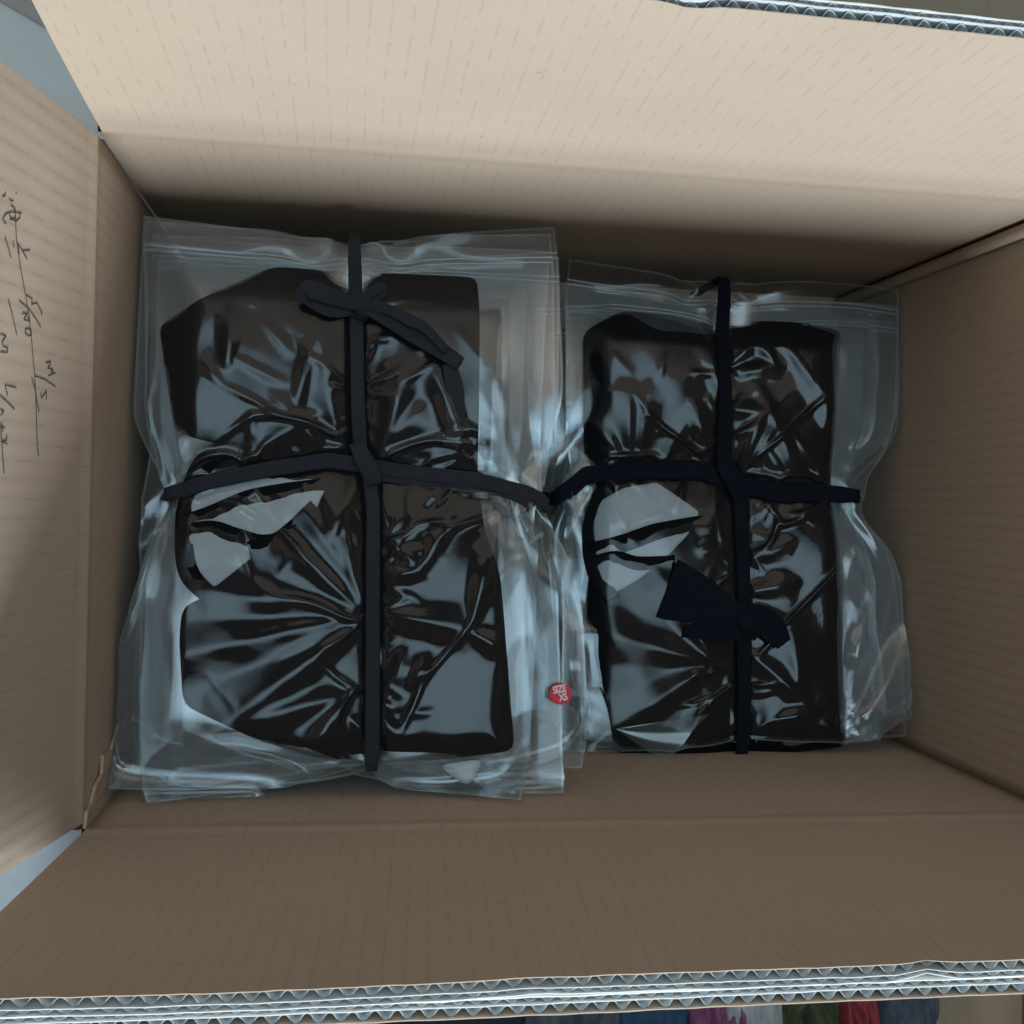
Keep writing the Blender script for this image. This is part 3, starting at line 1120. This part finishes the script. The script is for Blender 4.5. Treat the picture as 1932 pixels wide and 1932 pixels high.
# ------------------------------------------------------------------ left bundle
Z, K = 0.236, -0.15
vpath = pxw(Z, K, [(668, 380), (668, 455), (672, 580), (675, 760), (680, 850), (698, 905), (704, 960), (703, 1200), (702, 1450), (700, 1540)])
hpath = pxw(Z, K, [(250, 955), (340, 925), (400, 906), (520, 883), (620, 868), (700, 880), (760, 890), (900, 905), (1000, 930), (1050, 975)])
gxy = pxw(Z, K, [(318, 500), (985, 1445)])
LB = Bundle(Z - 0.006, K, (gxy[0][0], gxy[1][0]), (gxy[1][1], gxy[0][1]), vpath, hpath, 5, hout=(0.012, 0.006))
G1 = pxw(Z, K, [(293, 607), (400, 552), (508, 497), (660, 503), (905, 516), (905, 700), (905, 880), (915, 1000), (945, 1085), (960, 1250),
                (975, 1420), (830, 1442), (690, 1448), (600, 1440), (480, 1395), (345, 1330), (337, 1190), (345, 1140), (400, 1125), (368, 1100), (352, 1060), (346, 1000), (350, 940), (368, 885), (410, 850), (470, 846), (400, 835), (325, 815)])
TIS = [pxw(Z, K, [(352, 900), (405, 862), (470, 862), (560, 890), (618, 912), (585, 985), (540, 1020), (470, 1056), (405, 1108), (360, 1092), (347, 1010)])]
STR = [(pxw(Z, K, [(520, 842), (440, 846), (386, 872), (354, 930), (346, 1005), (358, 1080), (405, 1130)]), 0.0085),
       (pxw(Z, K, [(356, 912), (400, 890), (470, 878), (600, 895)]), 0.0100),
       (pxw(Z, K, [(350, 985), (400, 968), (470, 940), (550, 925), (630, 915)]), 0.0078),
       (pxw(Z, K, [(352, 1004), (400, 996), (450, 1012), (510, 1022), (600, 985)]), 0.0072),
       (pxw(Z, K, [(470, 1040), (530, 1022), (600, 960)]), 0.0100)]
lw = [(-0.006, 0.002, -0.030, False, 0), (0.008, -0.004, 0.012, True, 1), (0.016, 0.006, 0.075, False, 1), (-0.004, 0.003, -0.012, True, 0),
      (0.003, 0.0, 0.01, False, 0), (-0.002, 0.001, 0.0, True, 1)]
c_ = pxw(Z, K, [(672, 955)])[0]
def folds_from(Z, K, lst, A, seed):
    r = random.Random(seed)
    out = []
    for (xa, ya, xb, yb) in lst:
        (p, q) = pxw(Z, K, [(xa, ya), (xb, yb)])
        L = math.hypot(p[0] - q[0], p[1] - q[1])
        out.append((p[0], p[1], q[0], q[1], A * r.uniform(0.7, 1.3), 0.0035 + 0.04 * L, 0.007 + L * r.uniform(0.10, 0.18)))
    return out


def gathers(b, seed, n=34):
    """short sharp tucks where the strips gather the film"""
    r = random.Random(seed)
    out = []
    for i in range(n):
        if i % 2:
            x = r.uniform(b.gx[0] + 0.01, b.gx[1] - 0.01)
            y = float(interp_path(b.hpath, x, 0))
            a = math.pi / 2 * r.choice((-1, 1)) + r.uniform(-0.5, 0.5)
        else:
            y = r.uniform(b.gy[0] + 0.015, b.gy[1] - 0.015)
            x = float(interp_path(b.vpath, y, 1))
            a = r.choice((0, math.pi)) + r.uniform(-0.6, 0.6)
        x, y = x + 0.006 * math.cos(a), y + 0.006 * math.sin(a)
        L = r.uniform(0.010, 0.034)
        out.append((x, y, x + L * math.cos(a), y + L * math.sin(a), r.uniform(0.0012, 0.0026), r.uniform(0.0018, 0.003), r.uniform(0.002, 0.005)))
    for i in range(22):
        x, y = r.uniform(b.gx[0], b.gx[1]), r.uniform(b.gy[0], b.gy[1])
        a = r.uniform(0, 6.28)
        L = r.uniform(0.008, 0.03)
        out.append((x, y, x + L * math.cos(a), y + L * math.sin(a), r.uniform(0.0006, 0.0016), 0.002, r.uniform(0.003, 0.006)))
    return out


FOLD = gathers(LB, 12) + folds_from(Z, K, [
    (685, 1155, 400, 1115), (685, 1160, 330, 1235), (680, 1165, 480, 1215), (680, 1170, 430, 1360), (690, 1150, 640, 1010), (680, 1150, 540, 1020),
    (690, 1130, 575, 960), (650, 1310, 425, 1365), (650, 1310, 580, 1430), (680, 880, 620, 1030), (640, 1050, 620, 900),
    (700, 1150, 880, 1185), (885, 1185, 920, 1040), (880, 1185, 960, 1230), (735, 1020, 795, 1075), (795, 1075, 870, 920), (800, 1075, 730, 1085),
    (760, 1230, 745, 1290), (775, 1290, 800, 1250), (640, 850, 600, 600), (560, 760, 610, 600), (620, 860, 530, 760), (600, 780, 480, 850),
    (880, 870, 820, 700), (880, 870, 935, 815), (700, 860, 790, 780), (430, 690, 440, 600), (720, 870, 760, 700), (1000, 900, 960, 720), (1010, 900, 1030, 740),
    (980, 960, 1010, 1160), (1000, 960, 1060, 1130), (940, 960, 960, 1100), (350, 950, 300, 1120), (345, 900, 300, 740), (650, 480, 480, 440), (690, 480, 880, 430),
    (700, 1450, 860, 1440), (690, 1440, 520, 1480), (700, 1330, 760, 1400), (520, 1240, 640, 1180)], 0.0040, 4)
PIN = [(*q, 0.005, 0.45) for q in pxw(Z, K, [(682, 1160), (728, 1010), (900, 850)])]
LBroot, LP = build_bundle(LB, 0.0065, 7, 'taller tied bundle of bagged black garments with a red size sticker on clear film',
                          dict(c=c_, w=0.238, h=0.338, rot=0.032, pinches=PIN, folds=FOLD), lw, 3, [G1], TIS, STR, 'strip')


def ties(b, root, mat, vw, hw):
    """one strip round the stack each way: flat over the top, then down both sides"""
    res = []
    for ax, path, lim, w, up_ in ((1, b.vpath, b.vlim, vw, 0.0030), (0, b.hpath, b.hlim, hw, 0.0036)):
        t = np.arange(lim[0] - 0.07, lim[1] + 0.07, 0.005)
        q, dn = over(t, lim[0], lim[1], 0.007)
        o = interp_path(path, q, ax)
        x, y = (q, o) if ax == 0 else (o, q)
        xx = np.clip(x, b.gx[0] + 0.012, b.gx[1] - 0.012)
        yy = np.clip(y, b.gy[0] + 0.012, b.gy[1] - 0.012)
        out = np.where(t > lim[1], 1.0, np.where(t < lim[0], -1.0, 0.0)) * 0.003
        z = b.core(xx, yy) + up_ - dn
        if ax == 0:
            x = x + out
        else:
            y = y + out
        pts = [np.array(p) for p in zip(x, y, z)]
        res.append(strip_along('tie_strip', pts, [w * (0.82 if (a_ < lim[0] or a_ > lim[1]) else 1.0) for a_ in t], 0.0023, mat, root, side=(1, 0, 0) if ax == 1 else (0, 1, 0)))
    return res


vs, hs = ties(LB, LBroot, 'strip', 0.0078, 0.0086)
# second strand on the right half of the cross strip
h2 = pxw(Z, K, [(700, 893), (760, 903), (880, 915), (960, 928), (1002, 950)])
h2 = [np.array([x, y, float(LB.core(min(x, LB.gx[1] - .012), y)) + 0.0026]) for x, y in h2]
h2 += [h2[-1] + np.array([0.002, -0.003, -0.012]), h2[-1] + np.array([0.002, -0.005, -0.060])]
strip_along('second_strand', h2, [0.006, .007, .007, .007, .007, .007, .007], 0.0015, 'strip', hs)


def lz(x, y, e):
    return np.array([x, y, float(LB.core(np.array(x), np.array(y))) + e])


def P3(b, z0, k, lst, es):
    out = []
    for (x, y), e in zip(pxw(z0, k, lst), es):
        out.append(np.array([x, y, float(b.core(np.array(min(x, b.gx[1] - .012)), np.array(y))) + e]))
    return out


# crossing twist, bow knot, loop and tails
strip_along('crossing_twist', P3(LB, Z, K, [(672, 835), (684, 862), (700, 892), (706, 915)], [.005, .0085, .0085, .005]), [.008, .010, .010, .008], 0.0022, 'strip', vs)
strip_along('knot', P3(LB, Z, K, [(652, 568), (668, 572), (684, 582), (682, 604)], [.004, .011, .011, .005]), [.008, .012, .011, .006], 0.0026, 'strip', vs)
strip_along('bow_loop', P3(LB, Z, K, [(668, 578), (630, 568), (590, 556), (574, 560), (584, 572), (625, 592), (668, 586)],
                           [.009, .012, .014, .012, .009, .007, .007]), [.007, .009, .011, .009, .007, .007, .007], 0.0009, 'strip', vs)
strip_along('bow_loop', P3(LB, Z, K, [(678, 574), (705, 552), (722, 545), (718, 558), (690, 582)], [.009, .012, .011, .008, .007]), [.004, .006, .006, .005, .004], 0.0009, 'strip', vs)
strip_along('strip_tail', P3(LB, Z, K, [(684, 582), (730, 604), (775, 632), (820, 660), (866, 690)], [.009, .008, .0085, .008, .0065]), [.007, .010, .011, .010, .008], 0.0013, 'strip', vs)
strip_along('strip_tail', P3(LB, Z, K, [(690, 578), (735, 592), (770, 612), (800, 628), (840, 668)], [.010, .011, .013, .014, .009]), [.005, .006, .007, .006, .005], 0.0010, 'strip', vs)
strip_along('strip_tail', P3(LB, Z, K, [(846, 690), (855, 740), (858, 800), (850, 845)], [.005, .004, .004, .003]), [.008, .011, .011, .009], 0.0010, 'strip', vs)
# sticker and care label
p = nearest_film(LP, *pxw(Z, K, [(1052, 1306)])[0])
x_, y_ = pxw(float(p[2]), 0, [(1055, 1306)])[0]
d_ = np.hypot(LP[..., 0] - x_, LP[..., 1] - y_) < 0.0075
zs_ = float(LP[..., 2][d_].max()) if d_.any() else float(p[2])
x_, y_ = pxw(zs_, 0, [(1055, 1306)])[0]
sticker(LBroot, (x_, y_, zs_ + 0.003), (0.02, -0.01, 1), 0.0062, 0.20)
lab = pxw(Z - 0.01, K, [(822, 1440), (912, 1424), (884, 1482)])
cloth_piece('care_label', lab, lambda x, y: LB.core(x, y) + 0.003, 0.0006, 'label', LBroot)

# ------------------------------------------------------------------ right bundle
Z, K = 0.142, -0.11
vpath = pxw(Z, K, [(1367, 460), (1367, 520), (1366, 700), (1368, 860), (1385, 905), (1402, 945), (1404, 1100), (1402, 1200), (1404, 1400), (1404, 1500)])
hpath = pxw(Z, K, [(1020, 990), (1075, 925), (1110, 896), (1200, 888), (1330, 888), (1400, 915), (1480, 932), (1560, 930), (1640, 938), (1700, 945)])
gxy = pxw(Z, K, [(1105, 590), (1612, 1425)])
RB = Bundle(Z - 0.006, K, (gxy[0][0], gxy[1][0]), (gxy[1][1], gxy[0][1]), vpath, hpath, 9, vback=0.020, hout=(-0.008, 0.002))
G2 = pxw(Z, K, [(1108, 620), (1180, 582), (1270, 590), (1360, 605), (1450, 600), (1530, 605), (1600, 620), (1590, 750), (1583, 880), (1590, 1000), (1608, 1150),
                (1612, 1300), (1605, 1412), (1500, 1428), (1400, 1435), (1270, 1432), (1165, 1428), (1150, 1340), (1108, 1230), (1112, 1140),
                (1118, 1060), (1112, 980), (1126, 940), (1112, 880)])
TI2 = [pxw(Z, K, [(1122, 985), (1136, 945), (1180, 920), (1245, 910), (1322, 966), (1296, 1010), (1250, 1055), (1206, 1090), (1158, 1118), (1130, 1098)])]
ST2 = [(pxw(Z, K, [(1250, 898), (1180, 908), (1135, 940), (1116, 1000), (1120, 1070), (1152, 1130)]), 0.0085),
       (pxw(Z, K, [(1116, 1038), (1170, 1026), (1240, 1002), (1330, 985)]), 0.0085),
       (pxw(Z, K, [(1118, 1062), (1160, 1050), (1200, 1062), (1270, 1058)]), 0.0065)]
lw = [(0.018, 0.006, -0.012, False, 0), (0.024, 0.002, 0.018, True, 1), (-0.008, 0.003, -0.02, False, 1), (0.010, -0.002, 0.01, True, 0)]
c_ = pxw(Z, K, [(1398, 950)])[0]
FOLD = gathers(RB, 27) + folds_from(Z, K, [
    (1190, 870, 1180, 740), (1205, 870, 1218, 745), (1185, 870, 1115, 800), (1360, 760, 1330, 640), (1380, 685, 1425, 640), (1460, 690, 1425, 640), (1390, 705, 1460, 692),
    (1600, 870, 1500, 640), (1420, 720, 1500, 890), (1360, 770, 1450, 780), (1480, 650, 1540, 740), (1340, 1250, 1130, 1190), (1340, 1250, 1150, 1370), (1340, 1240, 1250, 1100),
    (1400, 1060, 1480, 1030), (1400, 1120, 1485, 1100), (1410, 1230, 1500, 1310), (1500, 1310, 1490, 1190), (1440, 1360, 1520, 1340), (1250, 870, 1290, 800), (1340, 870, 1310, 780),
    (1400, 880, 1430, 780), (1410, 880, 1460, 800), (1600, 920, 1640, 760), (1620, 960, 1650, 1120), (1590, 960, 1620, 1060), (1060, 900, 1090, 720), (1080, 960, 1070, 1120),
    (1260, 1430, 1320, 1345), (1420, 1400, 1460, 1330), (1360, 900, 1340, 1000), (1380, 560, 1540, 530), (1340, 560, 1180, 530)], 0.0038, 8)
PIN = [(*q, 0.005, 0.45) for q in pxw(Z, K, [(1338, 1250), (1385, 1075)])]
RBroot, RP = build_bundle(RB, 0.0065, 6, 'lower tied bundle of bagged black garments with a wide dark knotted tail',
                          dict(c=c_, w=0.246, h=0.336, rot=-0.006, pinches=PIN, folds=FOLD), lw, 21, [G2], TI2, ST2, 'navy')
vs, hs = ties(RB, RBroot, 'navy', 0.0094, 0.0116)
strip_along('crossing_twist', P3(RB, Z, K, [(1366, 865), (1378, 890), (1396, 918), (1404, 945)], [.004, .008, .008, .005]), [.010, .013, .013, .010], 0.0022, 'navy', vs)
strip_along('knot', P3(RB, Z, K, [(1385, 1140), (1398, 1158), (1412, 1180), (1408, 1200)], [.005, .012, .012, .006]), [.010, .016, .016, .010], 0.003, 'navy', vs)
strip_along('strip_tail', P3(RB, Z, K, [(1402, 1170), (1360, 1152), (1310, 1130), (1252, 1108)], [.010, .009, .007, .004]), [.013, .022, .032, .041], 0.0011, 'navy', vs)
strip_along('strip_tail', P3(RB, Z, K, [(1405, 1180), (1360, 1188), (1320, 1185), (1282, 1192)], [.008, .006, .005, .004]), [.012, .016, .014, .006], 0.0011, 'navy', vs)
strip_along('strip_tail', P3(RB, Z, K, [(1400, 1150), (1428, 1165), (1450, 1185), (1470, 1212)], [.010, .009, .008, .006]), [.012, .018, .019, .011], 0.0011, 'navy', vs)
fa, fb, fc = [np.array([*q, float(RB.core(np.array(q[0]), np.array(min(max(q[1], RB.gy[0] + .012), 9)))) + e]) for q, e in
              zip(pxw(Z, K, [(1158, 1372), (1322, 1338), (1252, 1438)]), (0.002, 0.012, 0.004))]
vv, fs = [], []
for j in range(13):
    for i in range(13):
        u, v = i / 12, j / 12
        q = fa * (1 - u) + (fb * (1 - v) + fc * v) * u
        vv.append(q + np.array([0, 0, 0.0016 * math.sin(9 * v + 2 * u) * u]))
obj('folded_film_corner', vv, grid_faces(13, 13), 'film2', RBroot, smooth=True)
p = pxw(0.135, 0, [(1697, 1368)])[0]
sticker(RBroot, (p[0] - 0.004, p[1], 0.128), (0.8, -0.1, 1), 0.0050, 0.4, text=False)

# ------------------------------------------------------------------ surroundings
obj('floor', [(-3, -3, -0.001), (3, -3, -0.001), (3, 3, -0.001), (-3, 3, -0.001)], [(0, 1, 2, 3)], 'floor', None, kind='structure')

# the carton in front: its flap stands against ours, clothes lie in it
M['cloth_navy'] = plain('navy_cloth', (0.016, 0.020, 0.034), 0.8, 200, 0.4, 0.4)
M['cloth_blue'] = plain('blue_cloth', (0.022, 0.055, 0.11), 0.8, 200, 0.3, 0.4)
M['cloth_pink'] = plain('pink_cloth', (0.17, 0.06, 0.13), 0.8, 200, 0.3, 0.4)
M['cloth_grey'] = plain('pale_grey_cloth', (0.30, 0.32, 0.33), 0.8, 200, 0.2, 0.4)
M['cloth_green'] = plain('olive_cloth', (0.05, 0.065, 0.035), 0.8, 200, 0.4, 0.4)
M['cloth_red'] = plain('red_cloth', (0.20, 0.03, 0.035), 0.8, 200, 0.3, 0.4)
M['cloth_slate'] = plain('slate_cloth', (0.07, 0.085, 0.11), 0.8, 200, 0.4, 0.4)


def carton(name, label, x0, x1, y0, y1, z1, mat, wall_t=0.006):
    root = empty(name, ((x0 + x1) / 2, (y0 + y1) / 2, 0))
    root['label'] = label
    root['category'] = 'box'

    def slab(nm, a, b_):
        (xa, ya, za), (xb, yb, zb) = a, b_
        v = [(xa, ya, za), (xb, ya, za), (xb, yb, za), (xa, yb, za), (xa, ya, zb), (xb, ya, zb), (xb, yb, zb), (xa, yb, zb)]
        obj(nm, v, [(3, 2, 1, 0), (4, 5, 6, 7), (0, 1, 5, 4), (1, 2, 6, 5), (2, 3, 7, 6), (3, 0, 4, 7)], mat, root,
            [(p[0] + 0.3 * p[2], p[1] + p[2]) for p in v])
    t = wall_t
    slab('wall', (x0, y0, 0), (x1, y0 + t, z1))
    slab('wall', (x0, y1 - t, 0), (x1, y1, z1))
    slab('wall', (x0, y0 + t, 0), (x0 + t, y1 - t, z1))
    slab('wall', (x1 - t, y0 + t, 0), (x1, y1 - t, z1))
    slab('bottom', (x0 + t, y0 + t, 0), (x1 - t, y1 - t, t))
    return root, slab


YB = Y0 - 0.0076
nb, slab = carton('neighbour_box', 'second brown carton whose raised flap touches the open box, clothes inside',
                  X0 - 0.004, X1 + 0.06, YB - 0.36, YB, ZC - 0.004, 'kraft')
board(nb, 'flap', (X0 - 0.002, Y0 - 0.0073, ZC), (1, 0, 0), (0, -0.031, 0.9995), (0, 1, 0), LX + 0.05, FLAP - 0.003,
      lambda u, v: 0.0010 * nz(u * 5, v * 5, 15.5), 15.1, mirror=True, p_big=0.0078, p_small=0.0064)
obj('folded_flap', [(0.226, YB - 0.35, 0.06), (0.226, YB - 0.008, 0.06), (X1 + 0.05, YB - 0.008, 0.20), (X1 + 0.05, YB - 0.35, 0.20),
                    (0.230, YB - 0.35, 0.053), (0.230, YB - 0.008, 0.053), (X1 + 0.053, YB - 0.008, 0.194), (X1 + 0.053, YB - 0.35, 0.194)],
    [(3, 2, 1, 0), (4, 5, 6, 7), (0, 1, 5, 4), (1, 2, 6, 5), (2, 3, 7, 6), (3, 0, 4, 7)], 'kraft_far', nb, [(0, 0), (0, .34), (.2, .34), (.2, 0)] * 2)  # darker kraft than its carton's walls, dimness put into the colour

slab('flap', (X0 - 0.004, YB - 0.366, ZC), (X1 + 0.06, YB - 0.360, ZC + FLAP))  # unseen front flap, added to keep the cloths and folded flap in shade


def crumple(name, label, px0, px1, z, mat, seed, depth=0.16, amp=0.02):
    xa = on_plane(px0, 1915, z)[0]
    xb = on_plane(px1, 1915, z)[0]
    nx, ny = 34, 34
    vv = []
    for sgn in (1, -1):
        for j in range(ny):
            for i in range(nx):
                u, v = i / (nx - 1), j / (ny - 1)
                wob = 0.012 * nz(v * 3, seed)
                x = xa + (xb - xa) * u + wob
                y = YB - 0.012 - depth * v
                h = amp * (abs(nz(u * 2.6, v * 4, seed)) + 0.5 * abs(nz(u * 6, v * 8, seed + 4)) + 0.25 * abs(nz(u * 14, v * 15, seed)))
                e = min(1, min(u, 1 - u, v, 1 - v) / 0.12)
                vv.append((x, y, z + (h * e ** 0.5 if sgn > 0 else -0.05 * e ** 0.4)))
    k = nx * ny
    fs = list(map(tuple, grid_faces(ny, nx, 0, True))) + list(map(tuple, grid_faces(ny, nx, k)))
    return obj(name, vv, fs, mat, None, smooth=True, cat='cloth', label=label)


crumple('folded_cloth', 'dark navy crumpled cloth in the carton past the double flap edge', -80, 1010, 0.200, 'cloth_navy', 1.3)
crumple('folded_cloth', 'slate grey cloth lying between the navy and blue cloths', 990, 1180, 0.206, 'cloth_slate', 2.9)
crumple('folded_cloth', 'dull blue crumpled cloth beside the pink one', 1150, 1310, 0.210, 'cloth_blue', 4.1)
crumple('folded_cloth', 'pink cloth peeping out beside the pale grey one', 1290, 1392, 0.216, 'cloth_pink', 5.7)
crumple('folded_cloth', 'pale grey cloth between the pink and olive cloths', 1370, 1475, 0.222, 'cloth_grey', 6.3, amp=0.01)
crumple('folded_cloth', 'olive green cloth with deep creases next to the red scrap', 1462, 1575, 0.216, 'cloth_green', 7.9, amp=0.03)
crumple('folded_cloth', 'red scrap of cloth beside the folded brown flap', 1560, 1640, 0.222, 'cloth_red', 8.8)
crumple('folded_cloth', 'slate coloured cloth tucked under the folded brown flap', 1625, 1760, 0.205, 'cloth_slate', 9.4, amp=0.025)

bk, slab = carton('brown_carton', 'brown carton standing behind the open box, half hidden by its back flap',
                  0.12, 0.75, 0.232, 0.60, 0.352, 'kraft_far')
slab('lid_panel', (0.118, 0.230, 0.354), (0.752, 0.602, 0.360))
wc, slab = carton('white_carton', 'white-faced carton showing through the gap between two flaps',
                  -0.62, 0.06, 0.1805, 0.60, 0.250, 'white_liner')
slab('lid_panel', (-0.622, 0.1802, 0.252), (0.061, 0.602, 0.258))
# its raised, slightly bowed flap
vv, uvv = [], []
for t_ in (0, 0.005):
    for j in range(12):
        for i in range(16):
            u, v = i / 15, j / 11
            vv.append((-0.50 + 0.40 * u + 0.03 * v, 0.440 - 0.235 * u + t_ + 0.05 * v ** 1.5 - 0.012 * math.sin(math.pi * u), 0.259 + 0.11 * v))
            uvv.append((u * 0.45, v * 0.13))
obj('flap', vv, list(map(tuple, grid_faces(12, 16))) + list(map(tuple, grid_faces(12, 16, 192, True))), 'white_liner', wc, uvv, smooth=True)
# sheet of white paper beyond the front left corner
vv = []
for t_ in (0.0, -0.0006):
    for j in range(14):
        for i in range(14):
            u, v = i / 13, j / 13
            vv.append((-0.45 + 0.318 * u, -0.46 + 0.40 * v, 0.225 + 0.006 * nz(u * 4, v * 4, 1.0) + t_))
ps = obj('paper_sheet', vv, list(map(tuple, grid_faces(14, 14))) + list(map(tuple, grid_faces(14, 14, 196, True))), 'tissue', None, smooth=True,
         cat='paper', label='white paper seen through the gap at the torn box corner')
